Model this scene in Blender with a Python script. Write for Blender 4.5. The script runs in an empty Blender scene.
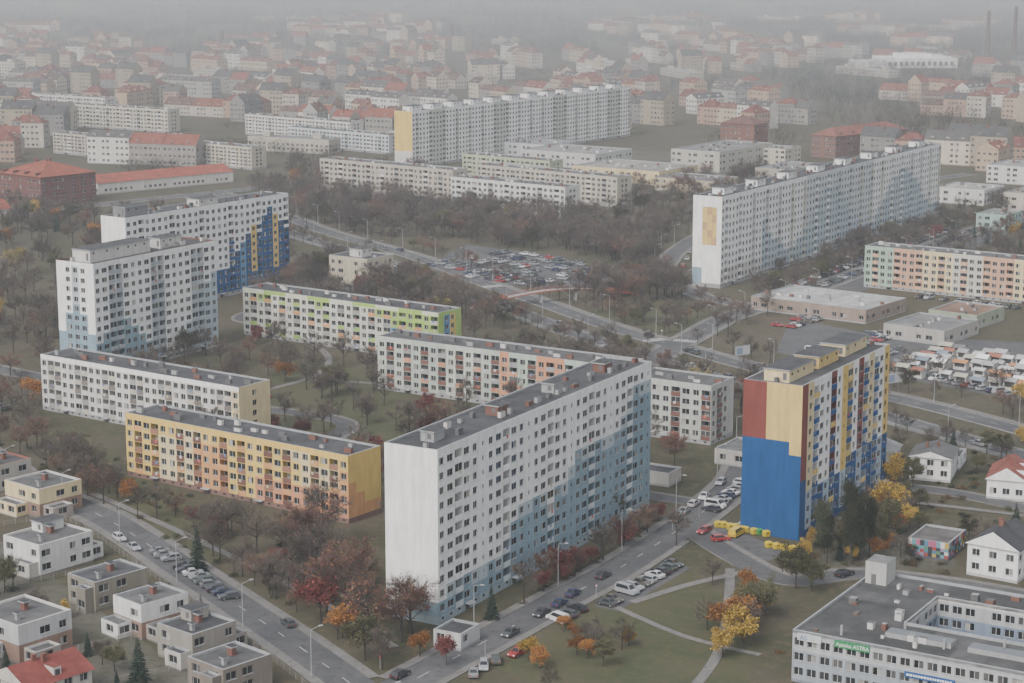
import bpy, math, random
from mathutils import Vector, Matrix
R=random.Random(7)
SC=bpy.context.scene
COL=SC.collection
# ---------------------------------------------------------------- materials
def newmat(name):
    m=bpy.data.materials.new(name); m.use_nodes=True
    nt=m.node_tree; return m,nt,nt.nodes,nt.links,nt.nodes['Principled BSDF']
def attr_mat(name,rough,spec,nscale,amt,streak=False,transl=0):
    m,nt,N,L,P=newmat(name)
    a=N.new('ShaderNodeAttribute'); a.attribute_name='Col'
    tc=N.new('ShaderNodeTexCoord'); mp=N.new('ShaderNodeMapping')
    L.new(tc.outputs['Object'],mp.inputs[0])
    if streak: mp.inputs['Scale'].default_value=(1,1,.18)
    n=N.new('ShaderNodeTexNoise'); n.inputs['Scale'].default_value=nscale; n.inputs['Detail'].default_value=4; n.inputs['Roughness'].default_value=.65
    L.new(mp.outputs[0],n.inputs['Vector'])
    mr=N.new('ShaderNodeMapRange'); mr.inputs[1].default_value=.3; mr.inputs[2].default_value=.7
    mr.inputs[3].default_value=1-amt; mr.inputs[4].default_value=1+amt*.3
    L.new(n.outputs[0],mr.inputs[0])
    mx=N.new('ShaderNodeVectorMath'); mx.operation='SCALE'
    L.new(a.outputs['Color'],mx.inputs[0]); L.new(mr.outputs[0],mx.inputs['Scale'])
    L.new(mx.outputs[0],P.inputs['Base Color'])
    P.inputs['Roughness'].default_value=rough; P.inputs['Specular IOR Level'].default_value=spec
    return m
M_PAINT=attr_mat('facade_paint',.85,.25,.7,.2,True)
M_ROOF=attr_mat('roofing',.9,.2,.25,.4)
M_GLASS=attr_mat('window_glass',.12,.5,.5,.1)
M_BODY=attr_mat('car_paint',.3,.5,.5,.05)
M_DARK=attr_mat('rubber_metal',.6,.3,2,.1)
m,nt,N,L,P=newmat('foliage'); a=N.new('ShaderNodeAttribute'); a.attribute_name='Col'; L.new(a.outputs['Color'],P.inputs['Base Color']); P.inputs['Roughness'].default_value=.9; P.inputs['Specular IOR Level'].default_value=.08; M_FOL=m
MATS=[M_PAINT,M_ROOF,M_GLASS,M_BODY,M_DARK,M_FOL]
PAINT,ROOF,GLASS,BODY,DARK,FOL=range(6)
def surf_mat(name,c1,c2,c3,s1,s2,rough=.95):
    m,nt,N,L,P=newmat(name)
    tc=N.new('ShaderNodeTexCoord')
    n1=N.new('ShaderNodeTexNoise'); n1.inputs['Scale'].default_value=s1; n1.inputs['Detail'].default_value=6; n1.inputs['Roughness'].default_value=.6
    n2=N.new('ShaderNodeTexNoise'); n2.inputs['Scale'].default_value=s2; n2.inputs['Detail'].default_value=4; n2.inputs['Roughness'].default_value=.75
    L.new(tc.outputs['Object'],n1.inputs[0]); L.new(tc.outputs['Object'],n2.inputs[0])
    r1=N.new('ShaderNodeValToRGB'); r1.color_ramp.elements[0].position=.4; r1.color_ramp.elements[1].position=.6
    r1.color_ramp.elements[0].color=(*c1,1); r1.color_ramp.elements[1].color=(*c2,1)
    L.new(n1.outputs[0],r1.inputs[0])
    r2=N.new('ShaderNodeMapRange'); r2.inputs[1].default_value=.5; r2.inputs[2].default_value=.68
    L.new(n2.outputs[0],r2.inputs[0])
    mx=N.new('ShaderNodeMix'); mx.data_type='RGBA'; mx.inputs['B'].default_value=(*c3,1)
    L.new(r1.outputs[0],mx.inputs['A']); L.new(r2.outputs[0],mx.inputs['Factor'])
    L.new(mx.outputs['Result'],P.inputs['Base Color']); P.inputs['Roughness'].default_value=rough
    P.inputs['Specular IOR Level'].default_value=.2
    return m
M_GROUND=surf_mat('ground_grass',(.052,.053,.030),(.076,.066,.045),(.105,.08,.05),.03,.35)
M_LAWN=surf_mat('lawn_grass',(.052,.062,.030),(.075,.072,.040),(.095,.077,.044),.06,.5)
M_ASPH=surf_mat('asphalt',(.078,.078,.082),(.108,.108,.11),(.06,.06,.062),.08,.5)
M_PAVE=surf_mat('pavement_slabs',(.15,.147,.14),(.19,.18,.17),(.11,.105,.10),.1,.6)
M_DIRT=surf_mat('yard_dirt',(.078,.076,.055),(.115,.105,.088),(.055,.06,.036),.06,.4)
M_LINE=surf_mat('road_marking',(.5,.5,.48),(.6,.6,.58),(.3,.3,.3),.5,2)
# ---------------------------------------------------------------- mesh builder
class MB:
    def __init__(s): s.v=[];s.f=[];s.m=[];s.c=[]
    def poly(s,pts,m,c):
        b=len(s.v); s.v.extend([tuple(p) for p in pts]); s.f.append(tuple(range(b,b+len(pts)))); s.m.append(m); s.c.append(c)
    def box(s,x0,y0,z0,x1,y1,z1,m,c,top=None,tc=None,bottom=False):
        p=[(x0,y0),(x1,y0),(x1,y1),(x0,y1)]
        for i in range(4):
            a=p[i];b=p[(i+1)%4]
            s.poly([(a[0],a[1],z0),(b[0],b[1],z0),(b[0],b[1],z1),(a[0],a[1],z1)],m,c)
        s.poly([(q[0],q[1],z1) for q in p],m if top is None else top,c if tc is None else tc)
        if bottom: s.poly([(q[0],q[1],z0) for q in reversed(p)],m,c)
    def prism(s,a,b,ra,rb,n,m,c):
        a=Vector(a);b=Vector(b);d=(b-a)
        if d.length<1e-6: return
        d.normalize(); x=d.orthogonal().normalized(); y=d.cross(x)
        A=[a+(x*math.cos(2*math.pi*i/n)+y*math.sin(2*math.pi*i/n))*ra for i in range(n)]
        Bq=[b+(x*math.cos(2*math.pi*i/n)+y*math.sin(2*math.pi*i/n))*rb for i in range(n)]
        for i in range(n):
            j=(i+1)%n; s.poly([A[i],A[j],Bq[j],Bq[i]],m,c)
        s.poly(Bq,m,c)
    def mesh(s,name,mats=None):
        me=bpy.data.meshes.new(name); me.from_pydata(s.v,[],s.f)
        for mt in (mats or MATS): me.materials.append(mt)
        me.polygons.foreach_set('material_index',s.m)
        ca=me.color_attributes.new('Col','FLOAT_COLOR','CORNER')
        buf=[]
        for f,c in zip(s.f,s.c): buf.extend((c[0],c[1],c[2],1.)*len(f))
        ca.data.foreach_set('color',buf); me.update(); return me
def put(name,me,loc=(0,0,0),rz=0,sc=(1,1,1)):
    o=bpy.data.objects.new(name,me); o.location=loc; o.rotation_euler=(0,0,rz); o.scale=sc; COL.objects.link(o); return o
# ---------------------------------------------------------------- palette
WHITE=(.80,.80,.79); OFFW=(.58,.56,.53); GREY=(.32,.32,.32); BGREY=(.23,.32,.38); CREAM=(.64,.53,.31); YEL=(.68,.48,.14)
ORG=(.60,.31,.13); BROWN=(.17,.08,.06); RED=(.19,.05,.04); BLUE=(.010,.068,.21); LBLUE=(.10,.23,.40); LIME=(.34,.50,.12)
PEACH=(.56,.33,.22); TERRA=(.58,.28,.16); PGREEN=(.42,.49,.42); BIT=(.07,.07,.075); TIN=(.33,.34,.35); BRICK=(.18,.08,.06); DGREY=(.12,.12,.12)
def jit(c,a=.06,r=R):
    k=1+r.uniform(-a,a); return tuple(min(1,x*k) for x in c)
def glasscol():
    t=R.random()
    if t<.7: k=R.uniform(.012,.04); return (k,k*1.05,k*1.15)
    if t<.92: k=R.uniform(.05,.13); return (k,k,k*.97)
    k=R.uniform(.25,.42); return (k,k*.97,k*.9)
def facade(mb,p0,p1,H,z0,sh,ns,bays,colfn,balc=None,plinth=GREY,top=None,simple=False):
    p0=Vector((*p0,0));p1=Vector((*p1,0)); u=p1-p0; Ln=u.length; u.normalize(); n=Vector((u.y,-u.x,0))
    def P(s,z,d=0): q=p0+u*s+n*d; return (q.x,q.y,z)
    def Q(s0,s1,za,zb,d,m,c): mb.poly([P(s0,za,d),P(s1,za,d),P(s1,zb,d),P(s0,zb,d)],m,c)
    nb=len(bays); bw=Ln/nb; zt=z0+ns*sh
    Q(0,Ln,0,z0,0,PAINT,plinth)
    if z0>1:
        for i in range(nb):
            if bays[i]=='b': continue
            s=(i+.5)*bw
            if i%6==3:
                Q(s-.8,s+.8,.05,2.3 if z0>2.3 else z0-.05,.03,DARK,(.08,.07,.07)); mb.poly([P(s-1.3,z0,.02),P(s-1.3,z0-.1,1.3),P(s+1.3,z0-.1,1.3),P(s+1.3,z0,.02)],PAINT,TIN)
            else: Q(s-.4,s+.4,z0-.75,z0-.3,.03,GLASS,(.03,.03,.035))
    for i in range(nb):
        tcx=top(i) if callable(top) else (top or colfn(i,ns-1))
        Q(i*bw,(i+1)*bw,zt,H,0,PAINT,tcx)
    for j in range(ns):
        for i in range(nb):
            t=bays[i]; c=jit(colfn(i,j),.04); s0=i*bw;s1=s0+bw;za=z0+j*sh;zb=za+sh
            if t=='b': Q(s0,s1,za,zb,0,PAINT,c); continue
            mid=(s0+s1)/2
            if t=='w': ww=min(1.7,bw*.6);lo=.8;hi=.8+1.5;dp=.22
            elif t=='W': ww=min(2.4,bw*.74);lo=.8;hi=.8+1.5;dp=.22
            elif t=='s': ww=.7;lo=1.1;hi=2.1;dp=.18
            elif t=='L': ww=bw-.35;lo=.05;hi=sh-.28;dp=1.4
            elif t=='B': ww=min(2.2,bw*.7);lo=.1;hi=2.25;dp=.18
            a=mid-ww/2;b=mid+ww/2;wl=za+lo;wh=za+hi
            Q(s0,a,za,zb,0,PAINT,c);Q(b,s1,za,zb,0,PAINT,c);Q(a,b,za,wl,0,PAINT,c);Q(a,b,wh,zb,0,PAINT,c)
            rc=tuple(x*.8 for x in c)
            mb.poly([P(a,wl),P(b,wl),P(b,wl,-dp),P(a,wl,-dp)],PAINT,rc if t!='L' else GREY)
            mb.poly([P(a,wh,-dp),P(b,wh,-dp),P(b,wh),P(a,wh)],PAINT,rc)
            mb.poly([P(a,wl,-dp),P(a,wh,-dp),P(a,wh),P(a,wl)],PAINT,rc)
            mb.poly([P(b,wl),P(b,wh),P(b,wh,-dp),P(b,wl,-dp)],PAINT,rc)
            if t=='L':
                Q(a,b,wl,wh,-dp,PAINT,tuple(x*.42 for x in c))  # loggia back wall: recess shade painted in as a darker wall colour
                Q(a+.2,a+ww*.62,wl+.75,wh-.15,-dp+.03,PAINT,OFFW); Q(a+.28,a+ww*.6-.02,wl+.83,wh-.23,-dp+.05,GLASS,glasscol())
                Q(a+ww*.65,a+ww*.9,wl+.05,wh-.15,-dp+.03,GLASS,glasscol())
                bc=balc(i,j) if balc else c
                if R.random()<.18:
                    Q(a,b,wl+1.05,wh,-.1,GLASS,glasscol()); 
                    Q(mid-.04,mid+.04,wl+1.05,wh,-.07,PAINT,WHITE)
                mb.poly([P(a-.05,wl+1.08,.1),P(b+.05,wl+1.08,.1),P(b+.05,wl+1.08,-.05),P(a-.05,wl+1.08,-.05)],PAINT,TIN)
                Q(a-.05,b+.05,wl-.12,wl+1.08,.1,PAINT,jit(bc,.12)); 
                mb.poly([P(b,wl,-.05),P(a,wl,-.05),P(a,wl+1.08,-.05),P(b,wl+1.08,-.05)],PAINT,bc)
                if R.random()<.3:
                    k=R.choice([(.5,.12,.1),(.6,.6,.6),(.15,.2,.4),(.5,.45,.3)]); x=R.uniform(a+.2,b-1); Q(x,x+.7,wl+.5,wl+1.2,.14,PAINT,k)
                continue
            Q(a,b,wl,wh,-dp,PAINT,(.58,.58,.56))
            if ww>1: 
                Q(a+.08,mid-.05,wl+.08,wh-.08,-dp+.02,GLASS,glasscol());Q(mid+.05,b-.08,wl+.08,wh-.08,-dp+.02,GLASS,glasscol())
            else: Q(a+.07,b-.07,wl+.08,wh-.08,-dp+.02,GLASS,glasscol())
            if t in 'wW':
                mb.poly([P(a-.05,wl,.0),P(a-.05,wl-.03,.09),P(b+.05,wl-.03,.09),P(b+.05,wl,.0)],PAINT,TIN)
            if t=='B':
                bc=jit(balc(i,j) if balc else c,.1); x0=s0+.25;x1=s1-.25;d=1.15
                for (qa,qb) in (((x0,.0),(x0,d)),((x0,d),(x1,d)),((x1,d),(x1,0))):
                    mb.poly([P(qa[0],za+.0,qa[1]),P(qb[0],za+.0,qb[1]),P(qb[0],za+1.1,qb[1]),P(qa[0],za+1.1,qa[1])],PAINT,bc)
                mb.poly([P(x0,za+.12,0),P(x1,za+.12,0),P(x1,za+.12,d-.02),P(x0,za+.12,d-.02)],PAINT,GREY)
                mb.poly([P(x0,za,d),P(x1,za,d),P(x1,za,0),P(x0,za,0)],PAINT,GREY)
FOOT=[]
def frame(P,ang):
    a=math.radians(ang); return (math.sin(a),math.cos(a)),(-math.cos(a),math.sin(a))
def occupy(P,ang,LA,LB): FOOT.append((P,frame(P,ang),LA,LB))
def in_foot(x,y,mg):
    for (P,(a,b),LA,LB) in FOOT:
        dx=x-P[0];dy=y-P[1]
        if abs(dx)+abs(dy)>500: continue
        s=dx*a[0]+dy*a[1]; t=dx*b[0]+dy*b[1]
        if -mg<s<LA+mg and -mg<t<LB+mg: return True
    return False
def roofbits(mb,x0,y0,x1,y1,H,para,roofc,w=.35):
    c=[(x0,y0),(x1,y0),(x1,y1),(x0,y1)]; inn=[(x0+w,y0+w),(x1-w,y0+w),(x1-w,y1-w),(x0+w,y1-w)]
    for i in range(4):
        j=(i+1)%4
        mb.poly([(*c[i],H),(*c[j],H),(*inn[j],H),(*inn[i],H)],PAINT,para)
        mb.poly([(*inn[i],H),(*inn[j],H),(*inn[j],H-.45),(*inn[i],H-.45)],PAINT,para)
    LA=x1-x0;LB=y1-y0;nx=max(1,int(max(LA,LB)/6))
    for k in range(nx):
        cc=jit(roofc,.16)
        if LA>LB: xa=x0+w+(LA-2*w)*k/nx;xb=x0+w+(LA-2*w)*(k+1)/nx; q=[(xa,y0+w),(xb,y0+w),(xb,y1-w),(xa,y1-w)]
        else: ya=y0+w+(LB-2*w)*k/nx;yb=y0+w+(LB-2*w)*(k+1)/nx; q=[(x0+w,ya),(x1-w,ya),(x1-w,yb),(x0+w,yb)]
        mb.poly([(*p,H-.45) for p in q],ROOF,cc)
def building(name,P,ang,LA,LB,H,ns,sides,plinth=GREY,z0=None,sh=None,roofc=BIT,para=TIN,extras=None,vents=True,wings=None):
    mb=MB(); z0=z0 if z0 is not None else (1.6 if ns>6 else 1.2); sh=sh or ((H-z0-1.2)/ns)
    c=[(0,0),(LA,0),(LA,LB),(0,LB)]
    for i in range(4):
        bays,colfn,top,bl=sides[i]
        facade(mb,c[i],c[(i+1)%4],H,z0,sh,ns,bays,colfn,bl,plinth,top)
    roofbits(mb,0,0,LA,LB,H,para,roofc)
    if vents:
        long=max(LA,LB); n=int(long/4)
        for k in range(n):
            s=(k+.5)*long/n+R.uniform(-1,1); t=min(LA,LB)*R.choice([.3,.5,.7])
            x,y=(s,t) if LA>LB else (t,s); dx,dy=(R.uniform(.4,1.2),.4) if LA>LB else (.4,R.uniform(.4,1.2))
            mb.box(x-dx,y-dy,H-.45,x+dx,y+dy,H+R.uniform(.3,.9),PAINT,R.choice([BROWN,DGREY,GREY,OFFW]),ROOF,DGREY)
            if R.random()<.4: mb.prism((x,y,H),(x,y,H+3.2),.05,.04,4,DARK,DGREY); mb.prism((x-.6,y,H+3),(x+.6,y,H+3),.03,.03,3,DARK,DGREY)
    if extras:
        for e in extras:
            x0,y0,x1,y1,h,cw=e[:6]
            mb.box(x0,y0,H-.45,x1,y1,H+h,PAINT,cw); mb.box(x0-.25,y0-.25,H+h,x1+.25,y1+.25,H+h+.25,PAINT,TIN,ROOF,BIT,True)
            if y1-y0>2:
                mb.poly([(x0-.02,y0+.6,H+.1),(x0-.02,y0+.6,H+h*.75),(x0-.02,y0+1.5,H+h*.75),(x0-.02,y0+1.5,H+.1)],DARK,DGREY)
            if x1-x0>4:
                s=x0+1.2
                while s<x1-1.5:
                    mb.poly([(s,y0-.02,H+h-1.2),(s+.8,y0-.02,H+h-1.2),(s+.8,y0-.02,H+h-.6),(s,y0-.02,H+h-.6)],GLASS,(.04,.04,.05)); s+=R.uniform(3,6)
    for (x0,y0,x1,y1,h,cw) in (wings or []):
        q=[(x0,y0),(x1,y0),(x1,y1),(x0,y1)]
        for i in range(4):
            L=math.dist(q[i],q[(i+1)%4]); facade(mb,q[i],q[(i+1)%4],h,.3,h-.8,1,'W'*max(1,int(L/3.2)) if L>2.5 else 'b',lambda i,j:cw,None,(.2,.19,.18))
        roofbits(mb,x0,y0,x1,y1,h,para,jit(roofc,.2),.2)
    a=math.radians(90-ang)
    o=put(name,mb.mesh(name),(P[0],P[1],0),a); occupy(P,ang,LA,LB); return o
def K_(c): return lambda i,j:c
def rep(p,n): return (p*(n//len(p)+1))[:n]
nA=30
def colA(i,j):
    b=.4+8.9*(i/nA)**1.0+.8*math.sin(i*.75)
    if j<b-.9: return BGREY
    if j<b: return (.42,.49,.52) if i%3 else BGREY
    return WHITE
building('apartment_slab_white',(-14.2,368.5),29.5,94,12,35,11,[
 (rep('wWLWws',nA),colA,K_(WHITE)(0,0),lambda i,j:(.55,.6,.62) if colA(i,j)!=WHITE else WHITE),('bbbb',K_(WHITE),WHITE,None),(rep('wLw',30),K_(WHITE),WHITE,None),('bbbb',lambda i,j: BGREY if (j<1 and i>1) else WHITE,WHITE,None)],
 plinth=(.30,.36,.39),extras=[(6,4.5,10,7.5,1.5,GREY),(31,4.5,35,7.5,1.5,BROWN),(55,4.5,59,7.5,1.5,GREY),(79,4.5,83,7.5,1.5,BROWN)])
colsB=[RED,CREAM,WHITE,WHITE,WHITE,RED,WHITE,YEL,CREAM,WHITE,RED,WHITE,CREAM,WHITE,WHITE,YEL]
def colB(i,j):
    if j<4 and i<1: return BLUE
    if j<2+i*.12: return (.35,.42,.5) if i%3 else BLUE
    return colsB[i]
CB=(.62,.45,.17)
def colBg(i,j):
    if j<=6: return BLUE if not (i==4 and j>5) else CB
    return RED if i<2 else CB
building('apartment_tower_blue',(63.2,424.1),30.8,53.7,14,35,11,[
 ('bwLWwLwsLwWLwLWw',colB,None,lambda i,j:BLUE if (j+i)%6 else YEL),('bbbb',K_(YEL),None,None),(rep('wLw',16),K_(WHITE),None,lambda i,j:BLUE),('bbbbb',colBg,None,None)],
 plinth=BLUE,extras=[(3,4.5,17,10.5,2.2,CREAM),(20,4.5,32,10.5,2.2,CB),(36,4.5,50,10.5,2.2,CREAM)])
def colC(i,j):
    if j<5-abs(i-3)*.8: return BGREY
    if i>12 and j<(i-11)*1.3: return (.38,.46,.52)
    return (.47,.51,.54) if i%6 in(2,3) and j<8 else WHITE
building('apartment_slab_grey_white',(-125.3,591),31.3,57,15,35,11,[
 (rep('wWLLWw',18),colC,WHITE,lambda i,j:(.36,.40,.43)),('bwwb',K_(WHITE),None,None),(rep('wwL',18),K_(WHITE),None,None),('bwwwb',lambda i,j:BGREY if j<7-abs(i-2)*1.5 else (WHITE if i!=2 else (.45,.5,.53)),WHITE,None)],
 extras=[(3,4,30,11,3.2,OFFW),(36,5,46,10,2.6,OFFW)],para=BROWN)
def colD(i,j):
    if i>=18:
        b=9.5-abs(i-24)*.8
        if j<b: return (YEL if j>1 else BLUE) if i in (21,25) else (LBLUE if i%3==1 else BLUE)
    if i>12 and j<3: return BLUE
    return WHITE
building('apartment_slab_blue_white',(-134.9,691.9),35,85.7,12,35,11,[
 (rep('wwLww',28),colD,WHITE,lambda i,j:BLUE if (i>12 and j<7) else WHITE),('bbbb',K_(LBLUE),None,None),(rep('wwL',28),K_(WHITE),None,None),('bbbb',K_(WHITE),None,None)],
 extras=[(3,3,14,9,3,(.2,.2,.2)),(40,3,50,9,2,OFFW)])
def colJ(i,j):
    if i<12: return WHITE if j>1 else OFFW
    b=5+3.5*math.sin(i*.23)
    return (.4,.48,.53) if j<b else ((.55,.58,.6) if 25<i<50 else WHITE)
building('apartment_slab_long',(79.2,750),31.6,240,12,35,11,[
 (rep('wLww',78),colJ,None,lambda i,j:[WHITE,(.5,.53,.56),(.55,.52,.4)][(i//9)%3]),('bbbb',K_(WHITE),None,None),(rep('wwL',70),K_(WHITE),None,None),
 ('bbbbbb',lambda i,j:((.62,.45,.16) if (i+j)%3 else (.5,.3,.16)) if (2<=i<=4 and 5<=j<=9) else (BGREY if j<2 and i<2 else WHITE),WHITE,None)],
 extras=[(k*30+10,4,k*30+18,9,2,WHITE) for k in range(8)])
building('apartment_slab_long',(-57.7,1157),35,240,13,33,11,[
 (rep('wLww',74),lambda i,j:(.5,.53,.47) if (i//5)%4==1 else WHITE,None,lambda i,j:[OFFW,(.45,.5,.42)][(i//7)%2]),('bbbb',K_(WHITE),None,None),(rep('wwL',60),K_(WHITE),None,None),('bbbb',lambda i,j:YEL if j>2 else OFFW,YEL,None)],
 extras=[(k*20+4,3,k*20+13,10,2.4,WHITE) for k in range(12)])
def colE(i,j):
    if i>=20: return LIME if j>=3 or i%2 else LBLUE
    return [(.6,.6,.5),LIME,(.62,.62,.55),(.62,.6,.5)][(i//2)%4] if j>=4 else (.56,.56,.5)
building('apartment_block_green',(-23,613),35,12,82,16,5,[
 ('bwwb',lambda i,j:[LIME,LBLUE,YEL,LIME][i] if j>1 else (.5,.55,.4),LIME,None),('b'*8,K_(OFFW),None,None),('bbbb',K_(OFFW),None,None),
 (rep('wLwL',26),colE,lambda i:LIME if (i//3)%2 else (.6,.62,.5),lambda i,j:[ORG,LIME,OFFW,(.3,.3,.28)][(i//4+j)%4])])
def colF(i,j):
    if i>13: return TERRA if (i//3)%2==0 or j<2 else PGREEN
    return (.43,.47,.42) if (i//4)%2 else (.50,.52,.47)
building('apartment_block_pastel',(30,533),32,12.5,82,16,5,[
 ('bwwb',K_(PEACH),None,None),(rep('wLw',26),K_(OFFW),None,None),('bbbb',K_(PGREEN),None,None),(rep('wLwL',27),colF,None,lambda i,j:[BROWN,GREY,TERRA,BROWN][(i*7+j*3)%4])],roofc=(.09,.09,.09))
building('apartment_block_grey',(52,509),33,13,24,16,5,[
 ('wLwb',K_((.44,.44,.41)),None,lambda i,j:BROWN),('b'*6,K_(OFFW),None,None),('bbbb',K_(OFFW),None,None),(rep('wLW',8),K_((.44,.45,.42)),None,lambda i,j:BROWN)],roofc=(.1,.1,.1))
building('apartment_block_white',(-71,507),35,12,75,16,5,[
 ('bwb',K_(CREAM),CREAM,None),(rep('wLw',22),K_(WHITE),None,None),('bbbb',K_(OFFW),None,None),(rep('wLLw',28),lambda i,j:CREAM if i>26 else (.60,.59,.56),WHITE,lambda i,j:[OFFW,GREY,(.5,.46,.38),(.2,.17,.15)][(i*5+j*3)%4])])
def colI(i,j):
    if j>=4 or i<2: return YEL if (i//3)%4!=2 else CREAM
    if j<=1 and i>14: return (.55,.26,.14)
    return [YEL,CREAM,ORG,YEL][(i//4)%4]
building('apartment_block_yellow',(-37,437),36,11.5,72,16,5,[
 ('bbbb',lambda i,j:YEL if j>2-i*.6 else ORG,YEL,None),(rep('wLw',22),K_(YEL),None,None),('bbbb',K_(YEL),None,None),(rep('wLWLw',25),colI,YEL,lambda i,j:[BROWN,(.28,.14,.09),BROWN,ORG][(i*3+j)%4])],plinth=(.2,.12,.1))
building('apartment_block_pastel',(200,708),35,12,80,16,5,[
 ('bwwb',K_(CREAM),None,None),('b'*8,K_(OFFW),None,None),('bbbb',K_(PGREEN),None,None),(rep('wLw',27),lambda i,j:[(.33,.46,.36),PEACH,CREAM,(.55,.53,.46),PEACH,CREAM,OFFW][min(6,i//4)],None,lambda i,j:PEACH)],roofc=(.11,.11,.11))
for (P,ang,LB,c,hh) in [((-30,1008),38,92,(.44,.39,.33),16),((25,937),38,70,(.6,.6,.57),16),((52,985),40,92,(.46,.42,.34),15),((20,1060),38,60,(.40,.44,.30),15),((-236,1375),33,110,(.48,.45,.38),16),((-300,1480),33,80,OFFW,16),((-330,1400),33,70,(.48,.44,.33),16),((-76,1235),40,90,(.5,.53,.55),12),((-105,1300),40,100,OFFW,14),((-230,1200),38,70,(.42,.39,.33),13),((-150,1150),38,60,(.47,.43,.35),13)]:
    ns=5 if hh>12 else 4
    building('apartment_block_grey',P,ang,12,LB,hh,ns,[('bwwb',K_(c),None,None),('b'*6,K_(c),None,None),('bbbb',K_(c),None,None),(rep('wLw',int(LB/3.2)),K_(c),None,lambda i,j:[c,OFFW,GREY][(i//3)%3])],roofc=(.13,.13,.13))
def lowb(name,P,ang,LA,LB,H,ns,c,roofc=BIT,extras=None,pat='wWb',plinth=GREY,vents=True,wings=None,para=TIN,bw=3.4):
    nb=max(2,int(LA/bw)); nb2=max(2,int(LB/bw)); cf=c if callable(c) else K_(c)
    return building(name,P,ang,LA,LB,H,ns,[(rep(pat,nb),cf,None,None),(rep(pat,nb2),cf,None,None),(rep(pat,nb),cf,None,None),(rep(pat,nb2),cf,None,None)],plinth=plinth,z0=.5,sh=(H-1.1)/ns,roofc=roofc,extras=extras,vents=vents,wings=wings,para=para)
lowb('office_building',(-55,752),35,16,19,11,3,(.5,.45,.34),extras=[(4,6,10,12,2.5,OFFW)])
lowb('shop_pavilion',(122,678),38,30,46,5,1,(.28,.22,.18),roofc=(.40,.40,.40))
lowb('shop_pavilion',(141,640),38,26,22,5,1,(.38,.36,.33),roofc=(.2,.2,.2))
lowb('shop_pavilion',(158,668),38,22,18,5,1,(.3,.34,.25),roofc=(.22,.14,.1))
lowb('school_building',(79,1071),35,42,56,8,2,CREAM,roofc=(.28,.27,.25))
lowb('school_building',(118,1135),35,64,32,12,3,(.43,.41,.36),roofc=(.2,.2,.2))
lowb('school_building',(48,1150),35,40,52,9,2,(.48,.48,.46),roofc=(.26,.26,.26))
lowb('school_building',(20,1215),35,30,100,8,2,(.48,.5,.51),roofc=(.25,.26,.28))
lowb('school_building',(105,1035),35,26,36,7,2,(.48,.4,.28),roofc=(.16,.15,.15))
lowb('school_building',(150,1070),35,40,22,9,2,(.38,.34,.28),roofc=(.22,.22,.22))
lowb('warehouse',(-15,1262),35,26,80,8,1,(.45,.45,.45),roofc=(.32,.32,.33))
lowb('office_building',(160,1170),35,20,40,10,3,(.5,.46,.38),roofc=(.3,.3,.3))
lowb('office_building',(235,990),35,26,26,8,2,OFFW,roofc=(.36,.36,.34))
lowb('office_building',(225,905),35,20,14,7,2,(.33,.46,.42),roofc=(.2,.22,.2))
lowb('office_building',(262,960),35,26,26,9,2,(.52,.47,.4),roofc=(.25,.24,.22))
lowb('office_building',(300,1060),35,30,50,10,3,OFFW,roofc=(.3,.3,.3))
lowb('entrance_kiosk',(-9.5,354),29.5,7,6,3.4,1,(.48,.49,.48),pat='wb',vents=False)
lowb('transformer_station',(38,468),30,7,9,3.5,1,(.47,.45,.41),pat='b',vents=False)
lowb('shop_pavilion',(59,486),31,14,9,4,1,(.40,.38,.35),vents=False,roofc=(.16,.16,.16))
VW=[((-108,441),40,12,13,CREAM,7),((-98,398),39,14,12,(.62,.62,.60),7),((-82,376),42,13,9,(.24,.22,.18),6.2),((-70,360),44,11,9,(.66,.66,.64),7),((-58,345),41,10.5,10,(.28,.26,.23),6.5),((-50,328),43,11,10,(.21,.18,.155),6.2),
    ((-90,347),40,12,14,(.47,.47,.47),7.5),((-116,372),38,11,14,(.34,.29,.24),6.6),((-123,462),40,10,10,(.40,.38,.34),7)]
def vcol(c,k): return lambda i,j: c if j or k%3 else (.26,.17,.13)
for k,(P,ang,LA,LB,c,h) in enumerate(VW):
    wc=jit(c,.15)
    wings=[[(-3.2,LB*.35,0,LB*.95,3.2,wc),(1,-3.6,LA*.55,0,3.0,(.34,.3,.27))],[(LA,1,LA+3.5,LB*.7,3.3,wc),(-2.4,.5,0,LB*.5,3.4,(.5,.48,.44))],[(-2,0.5,0,LB*.4,5.2,wc)]][k%3]
    lowb('flat_roof_house',P,ang,LA,LB,h,2,vcol(c,k),roofc=R.choice([BIT,(.09,.09,.095),(.12,.12,.12),(.10,.085,.08)]),para=R.choice([TIN,OFFW,DGREY,(.25,.10,.08)]),
      extras=[(LA*.55,LB*.5,LA*.55+1,LB*.5+1.3,1.1,BROWN),(LA*.2,LB*.25,LA*.2+.7,LB*.25+.7,.8,GREY)]+([(LA*.5,LB*.65,LA*.9,LB*.95,1.6,wc)] if k%3==1 else []),pat=['bWw','Wbw','WWb'][k%3],vents=False,plinth=(.18,.16,.14),wings=wings)
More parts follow.
